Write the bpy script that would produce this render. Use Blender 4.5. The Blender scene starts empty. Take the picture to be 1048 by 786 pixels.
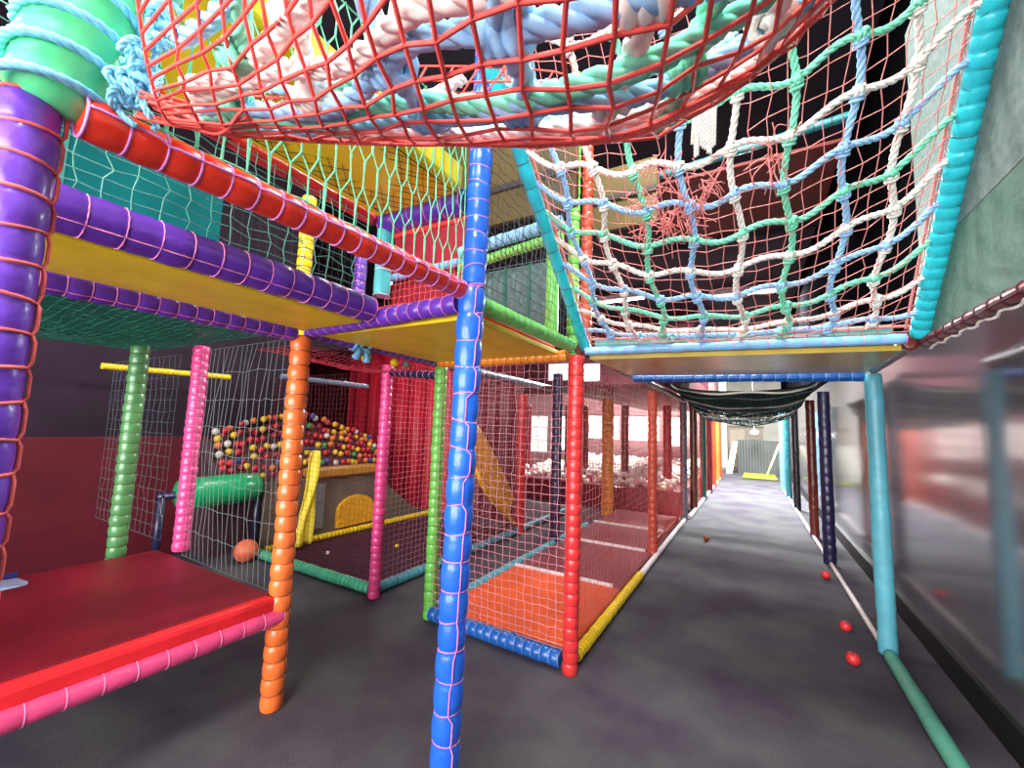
import bpy, math, random
import numpy as np
from math import sin, cos, pi, sqrt
random.seed(7); rng = np.random.default_rng(7)
SC = bpy.context.scene; COL = SC.collection
V = lambda *a: np.array(a, float)

# ------------------------------------------------------------------ materials
def s2l(c): return tuple(((x/255)/12.92 if x/255 <= .04045 else ((x/255+.055)/1.055)**2.4) for x in c)
MATS = {}
def mat(name, rgb, rough=.5, spec=.5, var=.12, scale=18, bump=0, bscale=40, emit=0, metal=0, coat=0, rgb2=None, sheen=0):
    if name in MATS: return MATS[name]
    m = bpy.data.materials.new(name); m.use_nodes = True; nt = m.node_tree; b = nt.nodes['Principled BSDF']
    c = s2l(rgb); L = nt.links.new
    tc = nt.nodes.new('ShaderNodeTexCoord')
    nz = nt.nodes.new('ShaderNodeTexNoise'); nz.inputs['Scale'].default_value = scale; nz.inputs['Detail'].default_value = 4
    L(tc.outputs['Object'], nz.inputs['Vector'])
    rp = nt.nodes.new('ShaderNodeValToRGB'); rp.color_ramp.elements[0].position = .3; rp.color_ramp.elements[1].position = .72
    d = s2l(rgb2) if rgb2 else tuple(x*(1-var*1.6) for x in c)
    u = c if rgb2 else tuple(min(1, x*(1+var)+.004*var) for x in c)
    rp.color_ramp.elements[0].color = (*d, 1); rp.color_ramp.elements[1].color = (*u, 1)
    L(nz.outputs['Fac'], rp.inputs['Fac']); L(rp.outputs['Color'], b.inputs['Base Color'])
    b.inputs['Roughness'].default_value = rough; b.inputs['Specular IOR Level'].default_value = spec
    b.inputs['Metallic'].default_value = metal; b.inputs['Coat Weight'].default_value = coat; b.inputs['Coat Roughness'].default_value = .15
    b.inputs['Sheen Weight'].default_value = sheen
    if bump:
        n2 = nt.nodes.new('ShaderNodeTexNoise'); n2.inputs['Scale'].default_value = bscale; n2.inputs['Detail'].default_value = 3
        L(tc.outputs['Object'], n2.inputs['Vector'])
        bp = nt.nodes.new('ShaderNodeBump'); bp.inputs['Strength'].default_value = bump; bp.inputs['Distance'].default_value = .01
        L(n2.outputs['Fac'], bp.inputs['Height']); L(bp.outputs['Normal'], b.inputs['Normal'])
    if emit:
        b.inputs['Emission Color'].default_value = (*c, 1); b.inputs['Emission Strength'].default_value = emit
    MATS[name] = m; return m
def vinyl(name, rgb, rough=.3): return mat('vinyl_'+name, rgb, rough, .55, .10, 14, .25, 30, coat=.15)
def cord(name, rgb): return mat('cord_'+name, rgb, .65, .3, .12, 60)
VY = {k: vinyl(k, c, .5 if k in ('turquoise', 'tealgreen') else .3) for k, c in dict(purple=(112,66,196), blue=(34,104,226), orange=(250,118,52), green=(112,196,84), dullgreen=(84,142,84), pink=(226,70,138), red=(214,52,52),
      redbar=(246,58,34), violet=(98,50,170), lime=(128,216,98), amber=(238,146,44), lightblue=(134,194,238), turquoise=(88,170,188), aqua=(44,206,222),
      navy=(32,30,66), brownred=(112,42,34), black=(24,24,34), teal=(44,128,138), cobalt=(24,88,168), mint=(78,178,140), ledgepink=(232,76,128), yellow=(244,206,28),
      maroon=(120,22,40), gray=(112,112,122), brown=(110,56,30), rust=(196,74,40), forest=(30,96,78), tealgreen=(84,164,140), paleaqua=(92,208,214), mintwrap=(92,226,150), sky=(112,186,236), bluegray=(112,128,150), white=(226,214,216)).items()}
CD = {k: cord(k, c) for k, c in dict(salmon=(248,116,110), pink=(240,140,190), lilac=(222,150,226), dark=(72,44,48), white=(226,230,228), paleblue=(140,178,236), mint=(110,214,168), seafoam=(120,190,172), net_red=(250,92,84), net_rose=(240,150,146), net_coral=(206,104,108),
      net_pink=(222,150,162), net_maroon=(120,40,48), net_gray=(134,144,144), net_black=(34,40,42), net_green=(28,84,66), net_teal=(52,150,124), rope_white=(246,240,232), rope_blue=(158,206,250), rope_green=(132,228,192), rope_aqua=(140,216,246),
      tan=(150,116,66), darkgreen=(26,58,50), crimson=(150,34,50), net_cream=(196,190,176), net_slate=(96,116,122)).items()}
M_board = mat('yellow_deck_board', (250,212,40), .42, .4, .1, 6, .15, 25)
M_board_lit = mat('lit_yellow_vinyl', (255,226,28), .35, .5, .06, 5, .15, 20)  # lighter copy of the deck yellow, with stronger light put into its colour
M_olive = mat('varnished_ply_underside', (200,172,70), .3, .5, .12, 5, .05, 20)
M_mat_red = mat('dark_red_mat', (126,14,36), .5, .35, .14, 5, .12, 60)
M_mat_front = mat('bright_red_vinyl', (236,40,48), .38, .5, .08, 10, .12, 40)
M_mat_orange = mat('orange_mat', (226,92,48), .38, .5, .12, 4, .1, 40)
M_mat_maroon = mat('maroon_mat', (132,66,72), .45, .4, .14, 5, .1, 40)
M_tealboard = mat('teal_board', (24,112,104), .5, .4, .15, 5, .1, 30)
M_slat = mat('slate_teal_wall_pad', (0,88,90), .75, .1, .12, 4, .1, 30)

# ------------------------------------------------------------------ mesh builder
class MB:
    def __init__(s): s.v = []; s.f = []; s.n = 0
    def add(s, v, f):
        s.v.append(np.asarray(v, float).reshape(-1, 3)); n = s.n
        s.f.extend([tuple(i+n for i in q) for q in f]); s.n += len(s.v[-1])
    def tube(s, p, r, sides=5, closed=False, cap=True, pt=False):
        p = np.asarray(p, float); n = len(p)
        if n < 2: return
        t = (np.roll(p, -1, 0)-np.roll(p, 1, 0)) if closed else np.gradient(p, axis=0)
        t /= np.linalg.norm(t, axis=1)[:, None]+1e-12
        m = np.abs(t).mean(0); ref = np.eye(3)[int(np.argmin(m))]
        if closed:
            c = p-p.mean(0); nn = np.cross(c[0], c[max(1, n//4)]); ref = nn/(np.linalg.norm(nn)+1e-12)
        a = np.cross(t, ref)
        if pt:
            x = np.cross(t[0], np.eye(3)[int(np.argmin(np.abs(t[0])))])
            for i in range(n):
                x = x-t[i]*np.dot(x, t[i]); x /= np.linalg.norm(x)+1e-12; a[i] = x
        a /= np.linalg.norm(a, axis=1)[:, None]+1e-12; b = np.cross(t, a)
        r = np.broadcast_to(np.asarray(r, float), (n,))
        ang = np.arange(sides)*2*pi/sides
        vs = p[:, None, :]+r[:, None, None]*(np.cos(ang)[None, :, None]*a[:, None, :]+np.sin(ang)[None, :, None]*b[:, None, :])
        f = []
        for i in range(n if closed else n-1):
            j = (i+1) % n
            for k in range(sides):
                l = (k+1) % sides; f.append((i*sides+k, i*sides+l, j*sides+l, j*sides+k))
        if cap and not closed:
            f.append(tuple(range(sides))[::-1]); f.append(tuple((n-1)*sides+k for k in range(sides)))
        s.add(vs, f)
    def box(s, lo, hi, bev=0):
        x0, y0, z0 = lo; x1, y1, z1 = hi
        s.hexa([V(x0,y0,z0), V(x1,y0,z0), V(x1,y1,z0), V(x0,y1,z0)], [V(x0,y0,z1), V(x1,y0,z1), V(x1,y1,z1), V(x0,y1,z1)], bev)
    def hexa(s, lo, hi, bev=0):
        lo = np.array(lo, float); hi = np.array(hi, float)
        if not bev:
            s.add(np.vstack([lo, hi]), [(3,2,1,0), (4,5,6,7)]+[(i, (i+1) % 4, (i+1) % 4+4, i+4) for i in range(4)]); return
        cl = lo.mean(0); ch = hi.mean(0)
        def ins(q, c, e): d = c-q; return q+d/ (np.abs(d).max()+1e-9)*e if True else q
        def shrink(Q, e):
            out = []
            for i in range(4):
                a = Q[(i+1) % 4]-Q[i]; b = Q[i-1]-Q[i]
                out.append(Q[i]+a/np.linalg.norm(a)*e+b/np.linalg.norm(b)*e)
            return np.array(out)
        up = (ch-cl)/np.linalg.norm(ch-cl)
        R = [shrink(lo, bev), shrink(lo, bev*.3)+up*bev*.3, lo+up*bev, hi-up*bev, shrink(hi, bev*.3)-up*bev*.3, shrink(hi, bev)]
        f = [(3,2,1,0)]
        for k in range(5): f += [(k*4+i, k*4+(i+1) % 4, k*4+4+(i+1) % 4, k*4+4+i) for i in range(4)]
        f.append((20,21,22,23)); s.add(np.vstack(R), f)
    def sphere(s, c, r, seg=12, rings=8, sc=(1,1,1)):
        v = [V(0,0,-1)]; 
        for i in range(1, rings):
            a = -pi/2+pi*i/rings
            for k in range(seg): v.append(V(cos(a)*cos(2*pi*k/seg), cos(a)*sin(2*pi*k/seg), sin(a)))
        v.append(V(0,0,1)); v = np.array(v)*np.array(sc)*r+np.array(c)
        f = [(0, 1+(k+1) % seg, 1+k) for k in range(seg)]
        for i in range(rings-2):
            for k in range(seg):
                a = 1+i*seg; f.append((a+k, a+(k+1) % seg, a+seg+(k+1) % seg, a+seg+k))
        e = len(v)-1; a = 1+(rings-2)*seg
        f += [(a+k, a+(k+1) % seg, e) for k in range(seg)]
        s.add(v, f)
    def rope(s, p, r, sides=5, strands=3, lay=6.5):
        p = resample(p, r*1.1); n = len(p)
        t = np.gradient(p, axis=0); t /= np.linalg.norm(t, axis=1)[:, None]+1e-12
        a = np.zeros_like(p); ref = np.eye(3)[int(np.argmin(np.abs(t[0])))]; x = np.cross(t[0], ref); x /= np.linalg.norm(x)
        for i in range(n):
            x = x-t[i]*np.dot(x, t[i]); x /= np.linalg.norm(x)+1e-12; a[i] = x
        b = np.cross(t, a); L = np.arange(n)*r*1.1
        for k in range(strands):
            ph = 2*pi*k/strands+2*pi*L/(lay*r)
            s.tube(p+(np.cos(ph)[:, None]*a+np.sin(ph)[:, None]*b)*r*.52, r*.55, sides)
    def build(s, name, m, parent=None, origin=None, smooth=True):
        me = bpy.data.meshes.new(name); v = np.vstack(s.v) if s.v else np.zeros((0,3))
        if origin is not None: v = v-np.asarray(origin)
        me.from_pydata(v.tolist(), [], s.f); me.update()
        if smooth: me.polygons.foreach_set('use_smooth', [True]*len(me.polygons))
        if m: me.materials.append(m)
        o = bpy.data.objects.new(name, me); COL.objects.link(o)
        if parent: o.parent = parent
        elif origin is not None: o.location = tuple(origin)
        return o
def resample(p, d):
    p = np.asarray(p, float); L = np.r_[0, np.cumsum(np.linalg.norm(np.diff(p, axis=0), axis=1))]
    n = max(3, int(L[-1]/d)+1); q = np.linspace(0, L[-1], n)
    return np.stack([np.interp(q, L, p[:, i]) for i in range(3)], 1)
def smooth_path(p, n=12):
    p = np.asarray(p, float); P = np.vstack([2*p[0]-p[1], p, 2*p[-1]-p[-2]]); out = []
    for i in range(1, len(P)-2):
        for t in np.linspace(0, 1, n, endpoint=False):
            a, b, c, d = P[i-1:i+3]
            out.append(.5*((2*b)+(-a+c)*t+(2*a-5*b+4*c-d)*t*t+(-a+3*b-3*c+d)*t**3))
    out.append(p[-1]); return np.array(out)
def tag(o, label, cat, group=None, kind=None):
    if label: o['label'] = label
    if cat: o['category'] = cat
    if group: o['group'] = group
    if kind: o['kind'] = kind
    return o
def thing(name, loc, label, cat, group=None):
    o = bpy.data.objects.new(name, None); COL.objects.link(o); o.location = tuple(loc); o.empty_display_size = .1
    return tag(o, label, cat, group)
def struct(name, mb, m, smooth=False):
    o = mb.build(name, m, smooth=smooth); o['kind'] = 'structure'; return o

# ------------------------------------------------------------------ padded posts and bars
def frame(ax):
    ax = ax/np.linalg.norm(ax); ref = V(0,1,0) if abs(ax[1]) < .8 else V(0,0,1)
    a = np.cross(ax, ref); a /= np.linalg.norm(a); return ax, a, np.cross(ax, a)
def padded(name, label, p0, p1, r, m, cm, pitch=.08, cordr=.0025, bulge=.1, seam=None, group=None, cat='padded bar', tiltring=0, seg=16, zig=0, plain=False, flat=1):
    p0 = np.array(p0, float); p1 = np.array(p1, float); L = np.linalg.norm(p1-p0); ax, a, b = frame(p1-p0)
    root = thing(name, p0, label, cat, group)
    n = max(1, round(L/pitch)); mb = MB(); ang = np.arange(seg)*2*pi/seg; rows = []
    prof = [0, .12, .3, .5, .7, .88]
    for i in range(n):
        rr = r*(1+random.uniform(-.03, .03)); off = (a*random.uniform(-1, 1)+b*random.uniform(-1, 1))*r*.04
        for t in prof:
            k = rr*(1-bulge+bulge*(sin(pi*t)**.6 if t else 0)) if not plain else rr*(1-.02*sin(9*t+i))
            rows.append((p0+ax*L*(i+t)/n+off*sin(pi*t), k))
    rows.append((p0+ax*L, r*(1-bulge)))
    rows = [(p0, r*.55)]+rows+[(p1, r*.55)]
    vs = np.array([[c+k*(cos(g)*a*flat+sin(g)*b) for g in ang] for c, k in rows])
    f = []
    for i in range(len(rows)-1):
        for k in range(seg): f.append((i*seg+k, i*seg+(k+1) % seg, (i+1)*seg+(k+1) % seg, (i+1)*seg+k))
    f += [tuple(range(seg))[::-1], tuple((len(rows)-1)*seg+k for k in range(seg))]
    mb.add(vs, f); mb.build('padding', m, root, p0)
    if cm:
        cb = MB(); rc = r*(1-bulge)+cordr*.6
        d = np.array(seam if seam is not None else (-1, 1, -.5), float); d -= ax*np.dot(d, ax); d /= np.linalg.norm(d); e = np.cross(ax, d); pts = []
        flt = lambda w: (a*np.dot(w, a)*flat+b*np.dot(w, b))
        for i in range(n+1):
            c = p0+ax*L*i/n; tx, ty = random.uniform(-1, 1)*tiltring, random.uniform(-1, 1)*tiltring
            g0 = zig*random.uniform(-1, 1)
            for g in np.linspace(0, 2*pi, 15):
                h = g0+g; pts.append(c+rc*flt(d*cos(h)+e*sin(h))+ax*r*(tx*cos(h)+ty*sin(h)))
            if i < n:
                for t in (.2, .5, .8): pts.append(p0+ax*L*(i+t)/n+(d*cos(g0)+e*sin(g0))*(r+cordr))
        cb.tube(pts, cordr, 4, pt=True)
        cb.build('lashing_cord', cm, root, p0)
    return root
GP = 'padded posts of the play frame'; GB = 'padded bars of the play frame'
def post(label, x, y, z0, z1, r, m, cm, x1=None, y1=None, **k):
    return padded('padded_post', label, (x, y, z0), (x1 if x1 is not None else x, y1 if y1 is not None else y, z1), r, VY[m], CD[cm] if cm else None, cat='post', group=GP, **k)
def bar(label, p0, p1, r, m, cm, **k):
    return padded('padded_bar', label, p0, p1, r, VY[m], CD[cm] if cm else None, cat='bar', group=GB, **k)

cam_dir = lambda x, y: (-x, -y, 0)
post('purple padded post at the left edge of the photo, laced with salmon cord', -1.0, .155, 0, 1.80, .037, 'purple', 'salmon', pitch=.055, cordr=.0032, seam=(.3, 1, 0), zig=.15, tiltring=.12, bulge=.08)
post('tall blue padded post standing alone in the middle foreground, laced with pink cord', -.962, 1.28, 0, 1.82, .052, 'blue', 'pink', x1=-.926, pitch=.1, cordr=.0026, seam=(.9, -.6, 0), zig=.35, tiltring=.18, bulge=.13)
post('upper length of blue padded post above the orange-red bar, wound with lilac cord', -.926, 1.29, 1.83, 3.2, .046, 'blue', 'lilac', x1=-.905, pitch=.07, cordr=.0022, tiltring=.25, bulge=.07)
post('orange padded post at the corner of the red ledge', -1.91, 1.24, 0, 1.70, .049, 'orange', 'dark', pitch=.072, cordr=.0018, seam=(.8, .5, 0), zig=.1, bulge=.14)
post('light green padded post just left of the tall blue post', -1.91, 2.31, 0, 1.70, .043, 'green', 'dark', pitch=.06, cordr=.0016, bulge=.1)
post('magenta pink padded post where the mint and turquoise floor bars meet', -2.47, 2.34, 0, 1.74, .044, 'pink', 'crimson', pitch=.055, cordr=.0016, bulge=.1)
post('red padded post at the front corner of the orange mat', -.875, 2.24, 0, 1.71, .044, 'red', 'crimson', pitch=.06, cordr=.0016, bulge=.1, x1=-.865)
post('pink padded post standing on the back of the red ledge', -2.98, 1.28, .5, 1.73, .044, 'pink', 'pink', pitch=.05, cordr=.0016, bulge=.12)
post('dull green padded post behind the red ledge, left of the pink post', -3.22, 1.06, 0, 1.72, .047, 'dullgreen', 'dark', pitch=.06, cordr=.0016, bulge=.1)
post('turquoise padded post on the right of the corridor, nearest the camera', .672, 3.43, .02, 1.70, .047, 'turquoise', None, x1=.668, plain=True, pitch=.12)
post('navy padded post, second along the right of the corridor', .655, 5.49, 0, 1.76, .056, 'navy', 'dark', pitch=.1, bulge=.06)
post('brownish red padded post, third along the right of the corridor', .66, 6.76, 0, 1.76, .052, 'brownred', None, plain=True, pitch=.12)
post('black padded post, fourth along the right of the corridor', .645, 8.97, 0, 1.8, .055, 'black', None, plain=True, pitch=.12)
post('teal padded post, fifth along the right of the corridor', .62, 10.46, 0, 1.8, .055, 'teal', None, plain=True, pitch=.12)
post('farthest teal padded post along the right of the corridor', .585, 11.8, 0, 1.8, .055, 'sky', None, plain=True, pitch=.12)
post('orange-red padded post halfway along the row of maroon mats', -.925, 4.63, 0, 1.72, .048, 'rust', 'crimson', pitch=.07, cordr=.002, bulge=.1)
post('gray padded post at the far end of the maroon mats', -.90, 6.73, 0, 1.72, .05, 'gray', 'dark', pitch=.08, bulge=.06)
post('brown padded post just beyond the gray post', -.875, 7.73, 0, 1.75, .06, 'brown', None, plain=True, pitch=.12)
post('dark green padded post beyond the brown post', -.85, 9.0, 0, 1.75, .06, 'forest', None, plain=True, pitch=.12)
for y, c, l in ((10.1, 'maroon', 'maroon padded post beyond the dark green post'), (11.2, 'rust', 'rust red padded post near the far end of the left post row'), (12.3, 'orange', 'orange padded post second from the far end of the left row'), (13.3, 'rust', 'last rust padded post at the far end of the left row')):
    post(l, -.83, y, 0, 1.75, .06, c, None, plain=True, pitch=.12)
post('dark purple padded post seen through the pink net above the orange mat', -1.91, 4.37, 0, 1.9, .056, 'navy', 'dark', pitch=.1, bulge=.06)
post('maroon padded post seen through the pink net near the yellow slide', -2.5, 4.62, 0, 1.7, .065, 'red', 'crimson', pitch=.09, bulge=.08)
post('amber padded post behind the red net beside the maroon mats', -1.93, 6.35, 0, 1.75, .09, 'amber', 'dark', pitch=.1, bulge=.06)
post('red brown padded post standing in the ball pit behind the amber post', -2.1, 8.0, 0, 1.75, .075, 'brownred', None, plain=True, pitch=.12)
post('dark maroon padded post standing in the ball pit left of the gray post', -1.34, 8.0, 0, 1.75, .075, 'maroon', None, plain=True, pitch=.12)
for x, y, c, l in ((-3.3, 8.1, 'brownred', 'thin brown red post in front of the back windows, right of the dark purple post'), (-2.95, 8.2, 'brownred', 'thin maroon post in front of the back windows, left of the amber post'), (-4.15, 8.0, 'maroon', 'thin maroon post in front of the white brick wall behind the ball pit'), (-4.35, 7.4, 'red', 'thin red post beside the yellow slide in front of the dark wall')):
    post(l, x, y, 0, 1.75, .06, c, None, plain=True, pitch=.12)
# upper posts
post('pale aqua padded post between the purple edge bar and the upper yellow deck', -1.43, 1.29, 1.86, 2.2, .036, 'paleaqua', 'white', pitch=.1, bulge=.05)
post('yellow padded post seen through the upper net above the purple bar', -2.5, 1.6, 1.8, 2.75, .045, 'yellow', 'dark', pitch=.06, bulge=.08)
post('purple padded post seen through the upper net, right of the yellow post', -2.45, 2.0, 1.8, 2.6, .045, 'violet', 'pink', pitch=.06, bulge=.08)
post('lime padded upright on the lower deck beside the climbing net', -1.03, 2.24, 1.82, 2.42, .04, 'lime', None, plain=True, pitch=.12)
post('rust padded post rising behind the left edge of the climbing net', -.88, 2.42, 1.76, 3.1, .035, 'rust', 'crimson', pitch=.05, bulge=.12)
post('green padded post high behind the climbing net', -1.2, 3.0, 1.8, 4.2, .045, 'green', 'dark', pitch=.07, bulge=.06)

bar('orange-red padded bar from the purple post to the tall blue post, laced with lilac cord', (-.95, .2, 1.785), (-.945, 1.23, 1.805), .036, 'redbar', 'lilac', pitch=.055, cordr=.0026, seam=(1, -.6, .1), zig=.15, bulge=.08)
bar('thick violet edge bar of the narrow yellow deck, laced with pink cord', (-1.43, -.35, 1.782), (-1.43, 1.225, 1.782), .057, 'violet', 'pink', pitch=.075, cordr=.002, seam=(1, 0, -.75), bulge=.05)
bar('lower violet padded bar above the red ledge', (-1.92, -.3, 1.70), (-1.91, 1.20, 1.708), .039, 'violet', 'pink', pitch=.06, cordr=.0018, seam=(1, 0, -.9), bulge=.12)
bar('violet padded bar from the orange post to the light green post', (-1.91, 1.27, 1.73), (-1.91, 2.27, 1.73), .034, 'violet', 'lilac', pitch=.06, cordr=.0015, bulge=.12)
bar('violet padded bar crossing from the orange post to the tall blue post', (-1.865, 1.27, 1.742), (-.985, 1.275, 1.765), .04, 'violet', 'pink', pitch=.06, cordr=.002, bulge=.1)
bar('lime green padded edge bar of the lower deck, right of the tall blue post', (-.93, 1.34, 1.775), (-.895, 2.22, 1.765), .036, 'lime', 'mint', pitch=.055, cordr=.0018, bulge=.12)
bar('amber padded bar under the far edge of the yellow lower deck', (-1.87, 2.24, 1.715), (-.92, 2.24, 1.715), .035, 'amber', 'tan', pitch=.05, cordr=.0016, bulge=.14)
bar('small navy padded bar near the light green post top', (-2.42, 2.33, 1.68), (-1.96, 2.33, 1.64), .03, 'navy', 'pink', pitch=.06, bulge=.1)
bar('cobalt blue floor bar at the front of the orange mat', (-1.87, 2.28, .052), (-.93, 2.24, .052), .048, 'cobalt', 'paleblue', pitch=.055, cordr=.0016, bulge=.14)
bar('teal blue floor bar along the left side of the orange mat', (-1.91, 2.37, .045), (-1.91, 5.4, .045), .038, 'turquoise', 'dark', pitch=.07, cordr=.0014, bulge=.1)
bar('turquoise floor bar running back from the magenta pink post', (-2.5, 2.4, .045), (-2.5, 6.2, .045), .04, 'turquoise', 'dark', pitch=.06, cordr=.0014, bulge=.12)
bar('mint green floor bar left of the magenta pink post', (-4.1, 2.36, .045), (-2.53, 2.36, .045), .043, 'mint', 'dark', pitch=.05, cordr=.0014, bulge=.12)
bar('yellow padded floor bar at the foot of the gray ramp panel', (-4.08, 2.45, .04), (-4.02, 4.75, .04), .035, 'yellow', 'dark', pitch=.05, bulge=.12)
bar('yellow padded floor bar along the corridor side of the orange mat', (-.88, 2.33, .04), (-.885, 3.9, .035), .034, 'yellow', 'tan', pitch=.04, cordr=.0014, bulge=.12)
bar('cream floor bar along the corridor side of the maroon mats', (-.885, 3.93, .03), (-.885, 6.65, .03), .028, 'white', None, plain=True, pitch=.15)
bar('white floor bar at the foot of the far left post row', (-.85, 6.9, .03), (-.82, 13.2, .03), .03, 'white', None, plain=True, pitch=.2)
bar('pink padded front bar of the red ledge', (-1.895, .1, .405), (-1.895, 1.24, .405), .036, 'ledgepink', 'pink', pitch=.085, cordr=.0018, bulge=.06)
bar('light blue padded bar along the near edge of the bridge deck', (-.83, 2.285, 1.742), (.6, 2.47, 1.742), .024, 'lightblue', 'lilac', pitch=.075, cordr=.0016, bulge=.08)
bar('dark blue padded bar under the far edge of the bridge deck', (-.78, 3.21, 1.688), (.63, 3.44, 1.683), .03, 'cobalt', 'paleblue', pitch=.07, cordr=.0018, bulge=.12)
bar('brownish red padded bar at the right end of the bridge deck', (.655, 2.62, 1.75), (.668, 3.42, 1.735), .036, 'brownred', None, plain=True, pitch=.1)
bar('long dull maroon rail over the corridor edge of the mats', (-.89, 2.34, 1.765), (-.9, 6.7, 1.765), .028, 'brown', 'dark', pitch=.12, bulge=.05)
bar('blue gray padded beam seen through the pink net behind the tall blue post', (-2.5, 2.9, 1.85), (-2.5, 6.2, 1.85), .045, 'bluegray', 'dark', pitch=.12, bulge=.05)
bar('turquoise wrapped left edge bar of the climbing net', (-.85, 2.34, 1.77), (-.85, 1.02, 2.86), .031, 'aqua', 'dark', pitch=.11, cordr=.0014, bulge=.06)
bar('turquoise rope-wrapped right edge bar of the climbing net', (.68, 2.58, 1.775), (.665, 1.25, 3.12), .041, 'aqua', 'dark', pitch=.05, cordr=.0012, bulge=.12, tiltring=.35)
bar('dark red padded rail along the bottom of the green side sheet', (.715, -.6, 1.745), (.70, 2.58, 1.745), .026, 'maroon', 'dark', pitch=.09, bulge=.06)
bar('teal green kerb pipe at the bottom right corner of the photo', (.665, .6, .035), (.668, 3.37, .035), .036, 'tealgreen', None, plain=True, pitch=.3)
bar('pale pink kerb pipe between the turquoise post and the navy post', (.67, 3.49, .02), (.655, 5.42, .02), .018, 'white', None, plain=True, pitch=.3)
bar('white kerb pipe beyond the navy post', (.655, 5.56, .02), (.58, 12.5, .02), .022, 'white', None, plain=True, pitch=.4)
# upper bars
bar('red padded beam along the left edge of the upper yellow deck', (-1.46, .22, 2.2), (-1.46, 1.24, 2.2), .028, 'red', 'dark', pitch=.2, bulge=.03)
bar('violet padded beam along the far edge of the upper yellow deck', (-1.44, 1.29, 2.2), (-.985, 1.29, 2.19), .052, 'violet', 'pink', pitch=.09, bulge=.04)
bar('sky blue padded bar high behind the tall blue post', (-1.75, 2.26, 2.49), (-.98, 2.26, 2.55), .04, 'lightblue', 'dark', pitch=.05, bulge=.12)
bar('lime padded bar just below the sky blue bar', (-1.75, 2.26, 2.38), (-.98, 2.26, 2.46), .033, 'lime', 'dark', pitch=.03, bulge=.14)
bar('mint padded bar seen through the upper net beyond the pale aqua post', (-2.6, 2.3, 2.42), (-1.62, 2.3, 2.45), .03, 'sky', 'dark', pitch=.08, bulge=.1)
bar('teal padded bar high across the corridor along the edge of the brown board', (-.8, 3.55, 3.46), (.62, 3.4, 3.46), .03, 'teal', 'dark', pitch=.1, bulge=.06)
bar('dull gray bar in the dark right of the orange post top', (-4.3, 2.6, 1.74), (-4.3, 3.75, 1.74), .03, 'bluegray', None, plain=True, pitch=.1)
bar('thin yellow padded bar in the dark behind the pink ledge post', (-4.5, 1.25, 1.67), (-4.5, 2.2, 1.69), .025, 'yellow', None, plain=True, pitch=.1)

# ------------------------------------------------------------------ decks, mats, ledge
def slab(name, label, cat, parts, group=None, origin=None):
    o = parts[0][1]; root = thing(name, o, label, cat, group)
    for pn, lo, hi, m, bev in parts:
        mb = MB(); mb.box(lo, hi, bev); mb.build(pn, m, root, o, smooth=False)
    return root
slab('play_deck', 'lower yellow deck between the orange post and the tall blue post with red mat', 'deck',
     [('board', (-1.87,1.32,1.715), (-.97,2.2,1.745), M_board, .006), ('mat', (-1.86,1.33,1.746), (-.98,2.19,1.83), M_mat_front, .012)], 'play decks')
slab('play_deck', 'narrow yellow deck between the two violet bars above the red ledge', 'deck',
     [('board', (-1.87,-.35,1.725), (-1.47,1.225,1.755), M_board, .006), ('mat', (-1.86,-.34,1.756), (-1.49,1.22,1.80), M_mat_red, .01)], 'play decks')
slab('play_deck', 'upper yellow deck under the top left nets', 'deck',
     [('board', (-1.42,.26,2.2), (-.985,1.235,2.225), M_board_lit, .006), ('mat', (-1.41,.27,2.226), (-.99,1.23,2.29), M_mat_front, .01), ('side_padding', (-.985,.4,2.2), (-.955,1.22,2.3), M_board_lit, .012)], 'play decks')
slab('play_deck', 'teal deck in the dark above the red ledge', 'deck',
     [('board', (-3.55,-.2,1.755), (-1.95,1.2,1.785), M_tealboard, .006), ('mat', (-3.5,-.18,1.786), (-1.98,1.19,1.83), M_slat, .01)], 'play decks')
slab('vinyl_valance', 'bright yellow vinyl panel in the top left corner behind the green wrap', 'panel',
     [('pad', (-1.5,-.35,1.86), (-1.46,.14,2.5), M_board_lit, .012)])
# bridge deck (slightly askew)
root = thing('bridge_deck', (-.8,2.3,1.7), 'bridge deck with varnished underside spanning the corridor below the climbing net', 'deck')
mb = MB(); q = [(-.82,2.33), (.6,2.53), (.62,3.37), (-.77,3.15)]
mb.hexa([V(x,y,1.70) for x,y in q], [V(x,y,1.725) for x,y in q]); mb.build('board', M_olive, root, (-.8,2.3,1.7), smooth=False)
mb = MB(); q = [(-.8,2.36), (.58,2.55), (.6,3.34), (-.75,3.12)]
mb.hexa([V(x,y,1.775) for x,y in q], [V(x,y,1.83) for x,y in q], .01); mb.build('mat', mat('teal_vinyl_mat', (96,178,170), .35, .5, .1, 8, .1, 30), root, (-.8,2.3,1.7), smooth=False)
mb = MB(); mb.hexa([V(x,y,1.726) for x,y in q], [V(x,y,1.774) for x,y in q], .004); mb.build('joist', mat('joist', (90,70,40), .6), root, (-.8,2.3,1.7), smooth=False)
# red ledge
root = thing('red_ledge', (-1.93,.1,.36), 'low dark red padded ledge at the bottom left', 'ledge')
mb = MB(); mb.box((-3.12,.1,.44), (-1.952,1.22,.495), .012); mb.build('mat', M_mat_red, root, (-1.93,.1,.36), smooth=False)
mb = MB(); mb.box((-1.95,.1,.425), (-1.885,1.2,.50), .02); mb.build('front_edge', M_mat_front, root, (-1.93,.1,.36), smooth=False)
mb = MB(); mb.box((-3.1,.12,.36), (-1.955,1.21,.438), .006); mb.build('board', mat('dark_ply', (58,40,36), .7), root, (-1.93,.1,.36), smooth=False)
mb = MB()
for (x, y) in ((-3.05,.2), (-3.05,1.15)): mb.tube([(x,y,0), (x,y,.36)], .025, 10)
mb.tube([(-2.0,.15,0), (-2.0,.15,.36)], .025, 10); mb.build('leg', mat('dark_steel', (40,40,44), .5, metal=.6), root, (-1.93,.1,.36))
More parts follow.
